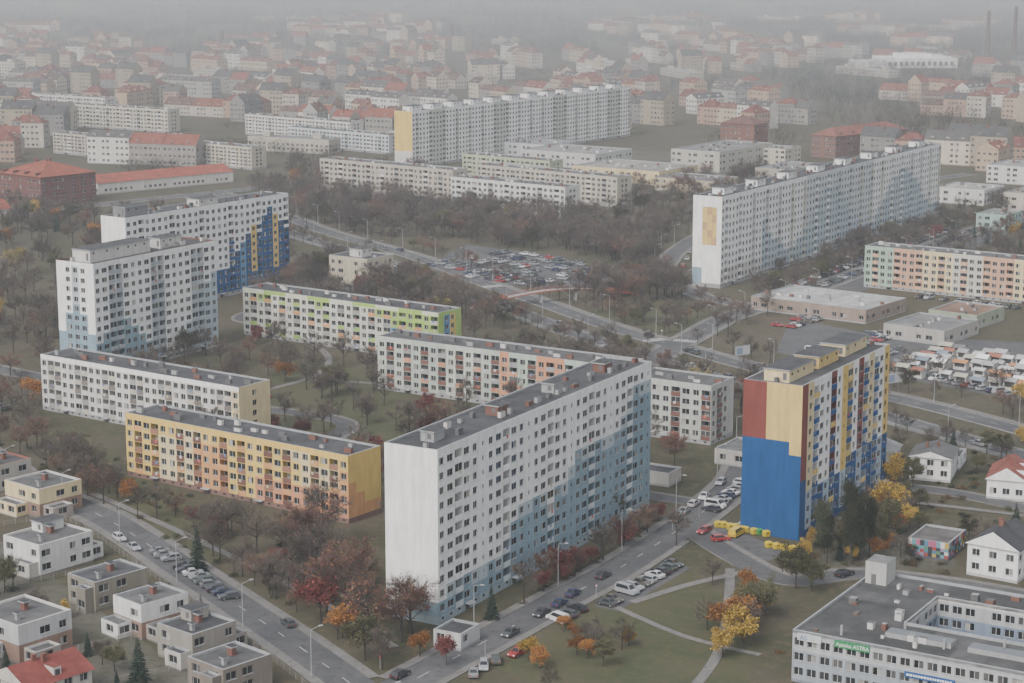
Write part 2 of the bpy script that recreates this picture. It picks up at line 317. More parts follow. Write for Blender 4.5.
def pitched(LA,LB,H,rh,c,rc,ns,hip=False,chim=2,winrows=True,ov=.5,rng=R,dormer=0):
    mb=MB(); cs=[(0,0),(LA,0),(LA,LB),(0,LB)]
    for i in range(4):
        p0=Vector(cs[i]);p1=Vector(cs[(i+1)%4]); L=(p1-p0).length; nb=max(1,int(L/3))
        facade(mb,cs[i],cs[(i+1)%4],H,.6,(H-1)/ns,ns,''.join(rng.choice('wwwwb') for _ in range(nb)),lambda a,b:c,None,tuple(x*.6 for x in c),None)
    o=ov
    if LA>=LB:
        h=LB/2; r0=(h if hip else -o, h); r1=(LA-h if hip else LA+o,h)
        z1=H-.1
        A=(-o,-o,z1);B=(LA+o,-o,z1);C=(LA+o,LB+o,z1);D=(-o,LB+o,z1);E=(r0[0],h,H+rh);F=(r1[0],h,H+rh)
        mb.poly([A,B,F,E],ROOF,rc);mb.poly([C,D,E,F],ROOF,jit(rc,.05)); m=ROOF if hip else PAINT; cc=rc if hip else c
        mb.poly([B,C,F],m,cc);mb.poly([D,A,E],m,cc)
    else:
        w=LA/2; z1=H-.1
        A=(-o,-o,z1);B=(LA+o,-o,z1);C=(LA+o,LB+o,z1);D=(-o,LB+o,z1);y0=(w if hip else -o);y1=(LB-w if hip else LB+o)
        E=(w,y0,H+rh);F=(w,y1,H+rh); m=ROOF if hip else PAINT; cc=rc if hip else c
        mb.poly([B,C,F,E],ROOF,rc);mb.poly([D,A,E,F],ROOF,jit(rc,.05));mb.poly([A,B,E],m,cc);mb.poly([C,D,F],m,cc)
    for k in range(chim):
        x=LA*rng.uniform(.3,.7);y=LB*rng.uniform(.3,.7); mb.box(x,y,H+rh*.3,x+.9,y+.6,H+rh+.9,PAINT,BRICK)
    for k in range(dormer):
        if LA<LB:
            y=LB*(k+.5)/dormer; x=.8; mb.box(x,y-.8,H,x+2.6,y+.8,H+1.9,PAINT,c,ROOF,rc)
            mb.poly([(x-.03,y+.5,H+.5),(x-.03,y-.5,H+.5),(x-.03,y-.5,H+1.5),(x-.03,y+.5,H+1.5)],GLASS,(.05,.05,.06))
        else:
            x=LA*(k+.5)/dormer; y=.8; mb.box(x-.8,y,H,x+.8,y+2.6,H+1.9,PAINT,c,ROOF,rc)
            mb.poly([(x-.5,y-.03,H+.5),(x+.5,y-.03,H+.5),(x+.5,y-.03,H+1.5),(x-.5,y-.03,H+1.5)],GLASS,(.05,.05,.06))
    return mb
def pb(name,P,ang,LA,LB,*a,**k):
    o=put(name,pitched(LA,LB,*a,**k).mesh(name),(P[0],P[1],0),math.radians(90-ang)); occupy(P,ang,LA,LB); return o
pb('brick_school',(-233,985),40,34,36,15,6,(.14,.06,.05),(.27,.08,.05),4,hip=True,chim=4,dormer=4)
pb('red_roof_hall',(-215,1035),48,84,20,6,3.5,OFFW,(.30,.085,.055),1,chim=1)
pb('brick_school',(195,1205),45,75,18,14,4.5,(.18,.095,.075),(.21,.08,.06),4,hip=True,chim=5,dormer=6)
pb('tenement_house',(150,1240),35,18,24,18,4,BRICK,(.15,.08,.065),5,hip=True)
pb('detached_house',(104,394),35,12,11,7,3.2,WHITE,(.06,.06,.065),2)
pb('detached_house',(107,472),20,12,10,6,1.5,WHITE,(.13,.13,.13),2)
pb('detached_house',(121,455),20,14,9,5,3,WHITE,(.26,.085,.065),1,dormer=2)
pb('detached_house',(134,448),25,12,10,6,3.5,OFFW,(.24,.08,.06),2)
pb('detached_house',(96,486),20,9,8,4,1.5,(.5,.48,.45),(.3,.3,.3),1)
pb('detached_house',(-255,925),40,26,14,5,4,WHITE,(.27,.08,.055),1,dormer=2)
pb('detached_house',(-103,330),42,12,9,5.5,3,OFFW,(.21,.065,.05),2,dormer=1)
pb('detached_house',(-82,321),42,13,11,5.5,2.6,(.5,.47,.43),(.22,.06,.05),2,dormer=1)
lowb('detached_house',(112,484),22,9,7,3.5,1,WHITE,vents=False); lowb('detached_house',(127,470),22,10,8,3.5,1,(.5,.42,.35),vents=False,roofc=(.2,.1,.08))
GC=[(.08,.2,.3),(.45,.33,.08),(.32,.06,.05),(.25,.22,.33),(.1,.22,.12),OFFW,(.04,.04,.05),(.4,.12,.2),(.12,.3,.35)]
GR_=random.Random(3); GM={(i,j):GR_.choice(GC) for i in range(40) for j in range(6)}
lowb('graffiti_garage',(93,409),30,12,9,4,4,lambda i,j:GM[(i,j)],pat='b',vents=False,plinth=(.1,.1,.12),roofc=(.14,.13,.125),bw=.9)
def service_centre():
    P=(50,339);ang=31; mb=MB()
    LA,LW=40,64; cx0,cx1=14,31; cy0,cy1=-16,-46
    H=9.6
    outer=[(0,-LW),(LA,-LW),(LA,0),(0,0)]
    for i in range(4):
        a=outer[i];b=outer[(i+1)%4]; L=math.hypot(b[0]-a[0],b[1]-a[1]); nb=int(L/2.4)
        facade(mb,a,b,H,.5,2.75,3,rep('WWW',nb),lambda i,j:(.30,.33,.36) if j<2 else (.42,.43,.44),None,(.2,.22,.25),(.38,.39,.40))
    inner=[(cx0,cy0),(cx1,cy0),(cx1,cy1),(cx0,cy1)]
    for i in range(4):
        a=inner[i];b=inner[(i+1)%4]; L=math.hypot(b[0]-a[0],b[1]-a[1]); nb=int(L/2.4)
        facade(mb,a,b,H,.5,2.75,3,rep('WWWb',nb),lambda i,j:(.40,.41,.42) if j!=1 else (.2,.25,.33),None,(.2,.22,.25),OFFW)
    zr=H-.4
    for (x0,y0,x1,y1) in [(0.3,cy0,LA-.3,-.3),(0.3,-LW+.3,LA-.3,cy1),(.3,cy1,cx0,cy0),(cx1,cy1,LA-.3,cy0)]:
        nx=max(1,int((x1-x0)/5));n=max(1,int((y1-y0)/6))
        for k in range(n):
          for l in range(nx):
            ya=y0+(y1-y0)*k/n;yb=y0+(y1-y0)*(k+1)/n;xa=x0+(x1-x0)*l/nx;xb=x0+(x1-x0)*(l+1)/nx
            mb.poly([(xa,ya,zr),(xb,ya,zr),(xb,yb,zr),(xa,yb,zr)],ROOF,jit((.084,.084,.084),.24))
    for (x0,y0,x1,y1) in [(0,-LW,.3,0),(LA-.3,-LW,LA,0),(.3,-.3,LA-.3,0),(.3,-LW,LA-.3,-LW+.3)]: mb.box(x0,y0,zr-.1,x1,y1,H+.12,PAINT,TIN)
    for (x0,y0,x1,y1) in [(cx0-.3,cy1,cx0,cy0),(cx1,cy1,cx1+.3,cy0),(cx0,cy0,cx1,cy0+.3),(cx0,cy1-.3,cx1,cy1)]: mb.box(x0,y0,zr-.1,x1,y1,H+.12,PAINT,TIN)
    mb.box(33,-5,zr,38,-.8,H+4,PAINT,(.42,.42,.40),ROOF,(.2,.2,.2))
    mb.poly([(32.98,-2,zr),(32.98,-3,zr),(32.98,-3,zr+2),(32.98,-2,zr+2)],DARK,DGREY)
    for k in range(64):
        x=R.uniform(2,38);y=R.uniform(-60,-2)
        if cx0-1.5<x<cx1+1.5 and cy1-1.5<y<cy0+1.5: continue
        s=R.uniform(.25,.8);s2=R.uniform(.25,.8); mb.box(x-s,y-s2,zr,x+s,y+s2,zr+R.uniform(.3,1.3),PAINT,R.choice([GREY,OFFW,DGREY,BROWN]),ROOF,R.choice([DGREY,GREY]))
    for k in range(5): 
        x=R.uniform(3,12);y=-8-k*9; mb.prism((x,y,zr),(x,y,zr+1.8),.25,.25,8,DARK,GREY)
    for (ya,yb) in ((-15,-27),(-30,-42)):
        mb.box(6,yb,zr,9,ya,zr+.9,PAINT,GREY,GLASS,(.12,.13,.14))
    def sign(y,z,w,h,c,c2):
        mb.box(-.25,y-w,z,-.03,y,z+h,PAINT,c,bottom=True)
        k=y-.4
        while k>y-w+.6:
            q=R.uniform(.25,.5); mb.poly([(-.27,k,z+h*.3),(-.27,k-q,z+h*.3),(-.27,k-q,z+h*.7),(-.27,k,z+h*.7)],PAINT,c2); k-=q+.15
    def textsign(txt,y,z,size,c):
        cu=bpy.data.curves.new('t','FONT'); cu.body=txt; cu.size=size; ob=bpy.data.objects.new('t',cu); COL.objects.link(ob); bpy.context.view_layer.update()
        me=bpy.data.meshes.new_from_object(ob.evaluated_get(bpy.context.evaluated_depsgraph_get()))
        for pl in me.polygons: mb.poly([(-.29,y-me.vertices[v].co.x,z+me.vertices[v].co.y) for v in pl.vertices],PAINT,c)
        bpy.data.objects.remove(ob)
    mb.box(-.25,-14.5,8.0,-.03,-8,9.3,PAINT,(.04,.24,.10),bottom=True); textsign('Apteka ASTRA',-8.3,8.3,1.0,WHITE)
    mb.box(-.25,-5.5,8.0,-.03,-1,9.3,PAINT,(.5,.52,.53),bottom=True); textsign('AS',-1.5,8.2,1.2,(.08,.15,.35))
    sign(-21,5,9,1,(.03,.09,.25),WHITE); sign(-34,5,8,1,(.03,.09,.25),WHITE)
    put('service_centre',mb.mesh('service_centre'),(P[0],P[1],0),math.radians(90-ang))
    a,b=frame(P,ang); occupy((P[0]-b[0]*LW,P[1]-b[1]*LW),ang,LA,LW)
service_centre()
# ---------------------------------------------------------------- roads
ROADS=[]
def smooth(pts,step=3.):
    out=[];n=len(pts)
    for i in range(n-1):
        p0=pts[max(0,i-1)];p1=pts[i];p2=pts[i+1];p3=pts[min(n-1,i+2)]
        L=math.dist(p1,p2);k=max(1,int(L/step))
        for j in range(k):
            t=j/k
            out.append(tuple(.5*((2*p1[d])+(-p0[d]+p2[d])*t+(2*p0[d]-5*p1[d]+4*p2[d]-p3[d])*t*t+(-p0[d]+3*p1[d]-3*p2[d]+p3[d])*t**3) for d in (0,1)))
    out.append(pts[-1]);return out
def norms(p):
    r=[]
    for i in range(len(p)):
        a=p[max(0,i-1)];b=p[min(len(p)-1,i+1)];L=math.dist(a,b) or 1
        r.append(((b[1]-a[1])/L,-(b[0]-a[0])/L))
    return r
def near_road(x,y,mg,skip=None):
    for k,(pl,w,bb) in enumerate(ROADS):
        if k==skip or not(bb[0]-w-mg<x<bb[2]+w+mg and bb[1]-w-mg<y<bb[3]+w+mg): continue
        lim=(w/2+mg)**2
        for q in pl:
            if (q[0]-x)**2+(q[1]-y)**2<lim: return True
    return False
RD=[
 ('street',[(-160,535),(-129,489),(-114,466),(-92,440),(-65,397),(-42,360),(-29,338),(-18,318),(-5,295)],8,(2,2)),
 ('street',[(-26,326),(-11,350),(10,384),(23,405),(41,440),(55,472),(62,499),(76,535),(88,568)],8.5,(2,1.6)),
 ('street',[(39,437),(47,414),(57,396),(72,400),(90,394),(112,380)],6,(1.5,0)),
 ('avenue',[(-170,1040),(-119,939),(-98,893),(-52,815),(-26,756),(-3,713),(11,683),(25,655),(44,622),(64,589),(84,566),(105,540),(118,520),(131,500),(160,462)],8.5,(0,2.2)),
 ('avenue',[(-155,1045),(-105,945),(-84,900),(-38,822),(-12,764),(10,721),(24,692),(38,665),(57,634),(77,603),(97,580),(117,556),(130,537),(144,516),(172,480)],8.5,(2.2,0)),
 ('street',[(46,622),(60,655),(76,690),(99,722),(128,770),(170,838),(230,935),(300,1050)],8,(2,2)),
 ('street',[(-105,565),(-60,545),(-45,530),(-52,500),(-30,490),(15,470),(42,455)],5,(1.2,0)),
 ('street',[(-200,640),(-160,605),(-100,560)],6,(1.5,1.5)),
 ('street',[(95,705),(70,735),(62,800),(90,900),(150,1000),(180,1050),(260,1130)],7,(1.5,1.5)),
 ('street',[(-240,960),(-160,1040),(-60,1120),(40,1100),(160,1030),(210,1000)],8,(2,2)),
 ('street',[(-20,640),(-60,672),(-95,690),(-60,750),(-45,790)],5,(1.2,0)),
 ('footpath',[(24,382),(36,393),(49,402)],2.0,(0,0)),
 ('footpath',[(46,404),(43,380),(38,352),(30,330)],2.0,(0,0)),
 ('footpath',[(20,380),(33,362),(46,352)],1.6,(0,0)),
 ('footpath',[(-85,560),(-62,590),(-58,620),(-70,655)],2.2,(0,0)),
 ('footpath',[(-60,588),(-30,580),(0,562)],2.2,(0,0)),
 ('footpath',[(-100,462),(-70,425),(-42,388),(-22,356)],2.0,(0,0)),
 ('footpath',[(75,440),(88,455),(100,452),(125,440)],2.2,(0,0)),
 ('street',[(88,470),(105,463),(125,445),(150,432)],5,(1,0)),
]
for (nm,pts,w,sw) in RD:
    p=smooth(pts); ROADS.append((p,w,(min(q[0] for q in p),min(q[1] for q in p),max(q[0] for q in p),max(q[1] for q in p))))
def strip(mb,p,nn,i,o0,o1,z,m):
    a,b=p[i],p[i+1];na,nb_=nn[i],nn[i+1]
    mb.poly([(a[0]+na[0]*o0,a[1]+na[1]*o0,z),(a[0]+na[0]*o1,a[1]+na[1]*o1,z),(b[0]+nb_[0]*o1,b[1]+nb_[1]*o1,z),(b[0]+nb_[0]*o0,b[1]+nb_[1]*o0,z)],m,(1,1,1))
for k,(nm,pts,w,sw) in enumerate(RD):
    p=ROADS[k][0];nn=norms(p);z=.03+k*.007; mb=MB()
    path=nm=='footpath'
    for i in range(len(p)-1): strip(mb,p,nn,i,-w/2,w/2,z,0)
    for side,s in ((-1,sw[0]),(1,sw[1])):
        if path or s==0: s=.25
        if path: continue
        for i in range(len(p)-1):
            a,b=p[i],p[i+1]; o0=side*w/2;o1=side*(w/2+s)
            mx=(a[0]+b[0])/2+nn[i][0]*(o0+o1)/2;my=(a[1]+b[1])/2+nn[i][1]*(o0+o1)/2
            if near_road(mx,my,1.0,k): continue
            q=[(a[0]+nn[i][0]*o0,a[1]+nn[i][1]*o0),(a[0]+nn[i][0]*o1,a[1]+nn[i][1]*o1),(b[0]+nn[i+1][0]*o1,b[1]+nn[i+1][1]*o1),(b[0]+nn[i+1][0]*o0,b[1]+nn[i+1][1]*o0)]
            if side<0: q=[q[1],q[0],q[3],q[2]]
            zz=.16+k*.004
            mb.poly([(*e,zz) for e in q],1,(1,1,1))
            mb.poly([(*q[0],0),(*q[0],zz),(*q[3],zz),(*q[3],0)],1,(1,1,1)); mb.poly([(*q[1],zz),(*q[1],0),(*q[2],0),(*q[2],zz)],1,(1,1,1))
    if not path:
        zm=z+.004
        ok=[not near_road(*p[i],0,k) for i in range(len(p)-1)]
        for i in range(len(p)-1):
            if not ok[i]: continue
            if i%3==0 and (nm=='avenue' or k in(0,1,5)): strip(mb,p,nn,i,-.07,.07,zm,2)
            if nm=='avenue': strip(mb,p,nn,i,-w/2+.35,-w/2+.5,zm,2);strip(mb,p,nn,i,w/2-.5,w/2-.35,zm,2)
    put(nm,mb.mesh(nm,[M_PAVE if path else M_ASPH,M_PAVE,M_LINE]))
def zebra(k,t):
    p=ROADS[k][0];nn=norms(p);i=int(t*len(p));w=ROADS[k][1];mb=MB();c=p[i];n=nn[i];d=(-n[1],n[0]);s=-w/2+.4
    while s<w/2-.5:
        mb.poly([(c[0]+n[0]*a+d[0]*b,c[1]+n[1]*a+d[1]*b,.03+k*.007+.012) for a,b in ((s,-2),(s+.5,-2),(s+.5,2),(s,2))],0,(1,1,1)); s+=1
    put('zebra_crossing',mb.mesh('zebra_crossing',[M_LINE]))
for k,t in ((3,.5),(4,.5),(3,.68),(4,.68),(5,.06)): zebra(k,t)
def sheet(name,pts,mat,z):
    mb=MB();mb.poly([(x,y,z) for x,y in pts],0,(1,1,1)); return put(name,mb.mesh(name,[mat]))
sheet('lawn',[(17,382),(38,402),(47,372),(42,335),(5,335),(-3,346)],M_LAWN,.012)
sheet('lawn',[(-92,520),(-45,490),(-25,520),(-30,580),(-60,620),(-78,590)],M_LAWN,.013)
sheet('lawn',[(-128,520),(-96,458),(-66,410),(-60,414),(-85,470),(-120,530)],M_LAWN,.012)
sheet('yard',[(-150,480),(-60,345),(-50,330),(-60,300),(-130,300),(-190,460)],M_DIRT,.012)
sheet('lawn',[(25,700),(60,650),(75,690),(60,730)],M_LAWN,.012)
sheet('parking_lot',[(-36,800),(-10,762),(24,745),(42,765),(20,830),(-20,862)],M_ASPH,.014)
sheet('parking_lot',[(85,630),(110,600),(175,530),(205,560),(190,640),(120,660),(98,690)],M_ASPH,.015)
sheet('parking_lot',[(43,447),(56,475),(60,473),(47,444)],M_ASPH,.016)
sheet('parking_lot',[(16,380),(33,408),(38,405),(21,377)],M_ASPH,.016)
sheet('parking_lot',[(46,440),(60,415),(53,408),(44,420)],M_ASPH,.017)
sheet('parking_lot',[(-76,418),(-53,383),(-56,380),(-79,415)],M_ASPH,.016)
sheet('courtyard_pavement',[(85,715),(300,1060),(320,1045),(105,700)],M_ASPH,.011)
sheet('pavement',[(-8,362),(-4,358),(42,440),(38,445)],M_PAVE,.011)
sheet('yard',[(58,400),(94,404),(98,440),(90,440),(66,412)],M_DIRT,.011)
sheet('yard',[(0,1050),(80,1050),(160,1120),(160,1240),(60,1260),(-30,1200)],M_DIRT,.009)
g=MB(); 
for i in range(24):
    for j in range(24):
        x0=-6000+i*500;y0=-1000+j*500; g.poly([(x0,y0,0),(x0+500,y0,0),(x0+500,y0+500,0),(x0,y0+500,0)],0,(1,1,1))
put('ground',g.mesh('ground',[M_GROUND]))
# ---------------------------------------------------------------- cars
def car(col,kind):
    mb=MB(); 
    L=4.3 if kind!='van' else 5.0; hw=.88 if kind!='van' else .95
    x0,x1=-L/2,L/2
    if kind=='van': prof=[(x0,.32),(x1,.32),(x1+.05,.6),(x1-.1,.95),(x1-.9,1.15),(x0+.05,1.2),(x0-.03,.8)]; cb=(x0+.05,x1-.95,1.15);ct=(x0+.15,x1-1.7,1.95)
    else:
        prof=[(x0,.32),(x1,.32),(x1+.04,.55),(x1-.1,.78),(x1-1.05,.93),(x0+.25,.98),(x0-.03,.8)]
        cb=(x0+(.15 if kind=='hatch' else .75),x1-1.1,.93); ct=(x0+(.5 if kind=='hatch' else 1.25),x1-1.9,1.45)
    n=len(prof)
    for i in range(n):
        a=prof[i];b=prof[(i+1)%n]; mb.poly([(a[0],-hw,a[1]),(a[0],hw,a[1]),(b[0],hw,b[1]),(b[0],-hw,b[1])][::-1],BODY,col)
    mb.poly([(p[0],-hw,p[1]) for p in prof],BODY,col); mb.poly([(p[0],hw,p[1]) for p in reversed(prof)],BODY,col)
    w0=hw-.04;w1=hw-.24
    B_=[(cb[0],-w0,cb[2]),(cb[1],-w0,cb[2]),(cb[1],w0,cb[2]),(cb[0],w0,cb[2])]; T=[(ct[0],-w1,ct[2]),(ct[1],-w1,ct[2]),(ct[1],w1,ct[2]),(ct[0],w1,ct[2])]
    gl=(.02,.022,.025)
    for i in range(4):
        j=(i+1)%4; q=[Vector(B_[i]),Vector(B_[j]),Vector(T[j]),Vector(T[i])]
        mb.poly(q,BODY,col); c=sum(q,Vector())/4; nn=(q[1]-q[0]).cross(q[3]-q[0]).normalized()
        if kind=='van' and i==3: continue
        mb.poly([c+(p-c)*.86+nn*.015 for p in q],GLASS,gl)
    mb.poly(T,BODY,col)
    for x in (x0+.8,x1-.85):
        for y in (-hw-.01,hw-.2):
            mb.prism((x,y,.32),(x,y+.21,.32),.32,.32,10,DARK,(.02,.02,.02)); mb.prism((x,y-.005 if y<0 else y+.215,.32),(x,(y-.01 if y<0 else y+.22),.32),.17,.17,8,DARK,(.3,.3,.3))
    for y in (-.62,.62):
        mb.poly([(x1+.05,y-.18,.55),(x1+.05,y+.18,.55),(x1-.04,y+.18,.72),(x1-.04,y-.18,.72)],GLASS,(.6,.6,.6))
        mb.poly([(x0-.035,y+.16,.6),(x0-.035,y-.16,.6),(x0-.035,y-.16,.8),(x0-.035,y+.16,.8)],GLASS,(.4,.02,.02))
    return mb.mesh('car_'+kind)
CCOL=[(.5,.5,.51),(.3,.31,.33),(.03,.03,.035),(.06,.065,.07),(.62,.62,.62),(.28,.025,.025),(.025,.035,.08),(.14,.15,.16),(.02,.02,.025),(.2,.21,.22),(.09,.085,.07),(.06,.08,.07),(.25,.25,.26),(.04,.04,.05)]
CARS=[car(c,k) for c in CCOL for k in ('hatch','sedan')]; VANS=[car(c,'van') for c in (CCOL[4],CCOL[1],CCOL[6])]
RCAR=CARS[10]
def pcar(x,y,hd,me=None,z=.08):
    me=me or (R.choice(CARS) if R.random()<.93 else R.choice(VANS))
    put('parked_car' ,me,(x,y,z),hd+(math.pi if R.random()<.4 else 0)+R.uniform(-.05,.05))
def row(p0,p1,sp,off,occ=.85,z=.08):
    L=math.dist(p0,p1);n=int(L/sp);h=math.atan2(p1[1]-p0[1],p1[0]-p0[0])+math.radians(off)
    for i in range(n):
        if R.random()<occ:
            t=(i+.5)/n; pcar(p0[0]+(p1[0]-p0[0])*t+R.uniform(-.25,.25),p0[1]+(p1[1]-p0[1])*t+R.uniform(-.25,.25),h,z=z)
row((-77,416),(-56,383),2.9,80,.9)
row((18,379),(35,407),2.9,80,.9)
row((45.5,446),(58,474),2.9,80,.9)
row((-8,340),(-2,350),3.2,30,.9); row((-22,338),(-8,360),6,0,.35)
row((8,369),(16,382),3.4,75,.8);row((36,436),(52,474),6,0,.7); row((-2,360),(30,418),6.2,0,.6)
row((-45,372),(-34,352),6,0,.5); row((-111,456),(-100,440),6,0,.6); row((-89,428),(-80,414),6,0,.6)
pcar(1,352,1.0,RCAR);pcar(46,424,.3,RCAR);pcar(43,430,.9,RCAR)
row((66,398),(80,402),5,20,.7);row((72,510),(84,540),6,0,.6)
def lot(P,ang,LA,LB,occ=.75,gap=15.5):
    a,b=frame(P,ang);t=2.5
    while t<LB:
        for dt in (0,5.2):
            if t+dt>LB: break
            q0=(P[0]+b[0]*(t+dt),P[1]+b[1]*(t+dt)); q1=(q0[0]+a[0]*LA,q0[1]+a[1]*LA); row(q0,q1,2.8,90,occ)
        t+=gap
lot((8,752),40,60,46,.6); lot((-20,790),40,50,20,.55)
lot((112,612),38,26,24,.75);lot((165,545),38,60,32,.8); lot((96,668),38,22,10,.6); lot((118,640),38,20,14,.7)
row((88,722),(200,905),2.9,85,.7);row((92,712),(215,910),2.9,85,.6)
row((62,760),(80,860),6,0,.6); row((-90,575),(-70,562),3,80,.7); row((-70,655),(-40,640),3,80,.7)
row((-130,565),(-100,552),6,0,.7);row((-165,600),(-190,628),3,80,.8); row((-140,545),(-162,570),3,80,.8)
row((60,1100),(20,1125),3,80,.6);row((190,700),(150,730),3,80,.7); row((110,610),(160,548),2.9,80,.8)
for k in range(24):
    r=R.choice([3,4]); p=ROADS[r][0]; i=R.randrange(60,len(p)-4); h=math.atan2(p[i+1][1]-p[i][1],p[i+1][0]-p[i][0]); nn=norms(p)[i]
    o=R.choice([-2,2]); put('car',R.choice(CARS),(p[i][0]+nn[0]*o,p[i][1]+nn[1]*o,.07),h+(math.pi if r==4 else 0))
# ---------------------------------------------------------------- street furniture
mb=MB(); mb.prism((0,0,0),(0,0,9),.11,.06,6,DARK,(.3,.31,.32)); mb.prism((0,0,9),(1.8,0,9.5),.05,.04,5,DARK,(.3,.31,.32)); mb.box(1.6,-.14,9.42,2.4,.14,9.58,DARK,(.4,.4,.4),bottom=True); mb.prism((0,0,0),(0,0,.7),.17,.15,6,DARK,(.3,.3,.3))
LAMP=mb.mesh('street_lamp')
for k in (0,1,3,4,5,8):
    p=ROADS[k][0];nn=norms(p);s=1 if k in(0,3,5) else -1; s2=s*(ROADS[k][1]/2+.8)
    for i in range(4,len(p),10):
        x=p[i][0]+nn[i][0]*s2;y=p[i][1]+nn[i][1]*s2
        if near_road(x,y,.2,k) or y>1000: continue
        put('street_lamp',LAMP,(x,y,0),math.atan2(-nn[i][1]*s,-nn[i][0]*s))
mb=MB(); mb.prism((0,0,0),(0,0,2.6),.04,.04,5,DARK,(.4,.4,.4)); mb.prism((0,-.03,2.3),(0,-.01,2.3),.32,.32,12,PAINT,(.4,.03,.03)); mb.prism((0,-.04,2.3),(0,-.031,2.3),.24,.24,12,PAINT,WHITE)
TS=mb.mesh('traffic_sign')
for (x,y) in ((-5,352),(17,386),(43,443),(-24,345),(36,432),(68,575),(50,655),(30,700),(96,600)): put('traffic_sign',TS,(x,y,0),R.uniform(0,3))
mb=MB(); mb.prism((-1.6,0,0),(-1.6,0,3),.1,.1,6,DARK,DGREY);mb.prism((1.6,0,0),(1.6,0,3),.1,.1,6,DARK,DGREY); mb.box(-3,-.12,2.8,3,.12,5.8,PAINT,(.3,.3,.3),bottom=True); mb.poly([(-2.85,-.14,2.95),(2.85,-.14,2.95),(2.85,-.14,5.65),(-2.85,-.14,5.65)],PAINT,(.45,.45,.47)); mb.poly([(-2.5,-.16,3.2),(0,-.16,3.2),(0,-.16,5.3),(-2.5,-.16,5.3)],PAINT,(.2,.25,.35))
BB=mb.mesh('billboard')
for (x,y,r) in ((72,612,.6),(112,572,.5)): put('billboard',BB,(x,y,0),r)
def container(col):
    mb=MB(); w,d,h=1.3,1.1,1.5
    b=[(-w/2,-d/2,.12),(w/2,-d/2,.12),(w/2,d/2,.12),(-w/2,d/2,.12)];t=[(x*1.12,y*1.12,h-.3) for x,y,_ in b];u=[(x*.7,y*.7,h) for x,y,_ in b]
    for A,B_ in ((b,t),(t,u)):
        for i in range(4): mb.poly([A[i],A[(i+1)%4],B_[(i+1)%4],B_[i]],BODY,col)
    mb.poly(u,BODY,tuple(x*.8 for x in col)); mb.box(-.3,-d*.57,h-.65,.3,-d*.52,h-.45,DARK,(.03,.03,.03))
    for x in(-.5,.5):
        for y in (-.4,.4): mb.prism((x,y,0),(x,y,.13),.07,.07,6,DARK,(.05,.05,.05))
    return mb.mesh('recycling_container')
CY=container((.55,.42,.03)); CG=container((.05,.25,.08))
for i in range(9): put('recycling_container',CY if i!=7 else CG,(46.5+i*1.25,434.5-i*.9+(i%2)*.6,0),.5+R.uniform(-.2,.2))
for i in range(4): put('recycling_container',CY,(56+i*1.6,419-i*1.0,0),.5)
YV=car((.55,.38,.03),'van'); put('delivery_van',YV,(50,428,.03),1.0)
mb=MB(); RB=(.35,.12,.08)
for i in range(16):
    t0=i/16;t1=(i+1)/16; x0=-20+40*t0;x1=-20+40*t1; z0=3+1.6*math.sin(math.pi*t0);z1=3+1.6*math.sin(math.pi*t1)
    mb.poly([(x0,-1.5,z0),(x1,-1.5,z1),(x1,1.5,z1),(x0,1.5,z0)],PAINT,GREY)
    for y in(-1.5,1.5):
        mb.poly([(x0,y,z0-.4),(x1,y,z1-.4),(x1,y,z1+.1),(x0,y,z0+.1)],PAINT,RB); mb.prism((x0,y,z0+1.1),(x1,y,z1+1.1),.06,.06,4,PAINT,RB); mb.prism((x0,y,z0),(x0,y,z0+1.1),.05,.05,4,PAINT,RB)
for x in(-19,-6,8,19): mb.box(x-.3,-.9,0,x+.3,.9,3,PAINT,GREY)
for s in(-1,1): 
    mb.poly([(s*20,-1.5,3),(s*34,-1.5,.1),(s*34,1.5,.1),(s*20,1.5,3)],PAINT,GREY)
    for y in(-1.5,1.5): mb.poly([(s*20,y,2.6),(s*34,y,0),(s*34,y,1.2),(s*20,y,4.1)],PAINT,RB)
put('footbridge',mb.mesh('footbridge'),(16,722,0),math.radians(25))
def stall(c,rc):
    mb=MB(); mb.box(-2,-1.3,0,2,1.3,2.3,PAINT,c); mb.poly([(-2.3,-2.0,2.2),(2.3,-2.0,2.2),(2.3,0,2.9),(-2.3,0,2.9)],PAINT,rc);mb.poly([(2.3,1.6,2.3),(-2.3,1.6,2.3),(-2.3,0,2.9),(2.3,0,2.9)],PAINT,rc)
    mb.poly([(-1.6,-1.32,.9),(1.6,-1.32,.9),(1.6,-1.32,2),(-1.6,-1.32,2)],DARK,(.05,.05,.05)); return mb.mesh('market_stall')
ST=[stall(OFFW,c) for c in (WHITE,(.55,.55,.55),(.4,.4,.4),(.5,.5,.48),(.3,.3,.3),(.3,.12,.08),(.42,.4,.33),(.2,.24,.3),(.35,.35,.35),(.16,.16,.17),(.45,.22,.1))]
a,b=frame(0,38)
for r in range(7):
    for k in range(16):
        if R.random()<.78: put('market_stall',R.choice(ST),(136+a[0]*(r*6.4)-b[0]*k*4.9+b[0]*26+R.uniform(-.7,.7),582+a[1]*(r*6.4)-b[1]*k*4.9+b[1]*26,.02),math.radians(-38)+R.uniform(-.08,.08),(R.uniform(.8,1.1),R.uniform(.8,1.3),R.uniform(.9,1.5)))
mb=MB()
def fence(mb,p0,p1,h=1.3,c=(.22,.2,.18)):
    L=math.dist(p0,p1);n=max(1,int(L/2.5))
    for i in range(n+1):
        t=i/n;x=p0[0]+(p1[0]-p0[0])*t;y=p0[1]+(p1[1]-p0[1])*t; mb.box(x-.07,y-.07,0,x+.07,y+.07,h,PAINT,c)
    for z in (.25,.6,.95,h-.1): mb.prism((*p0,z),(*p1,z),.03,.03,4,PAINT,c)
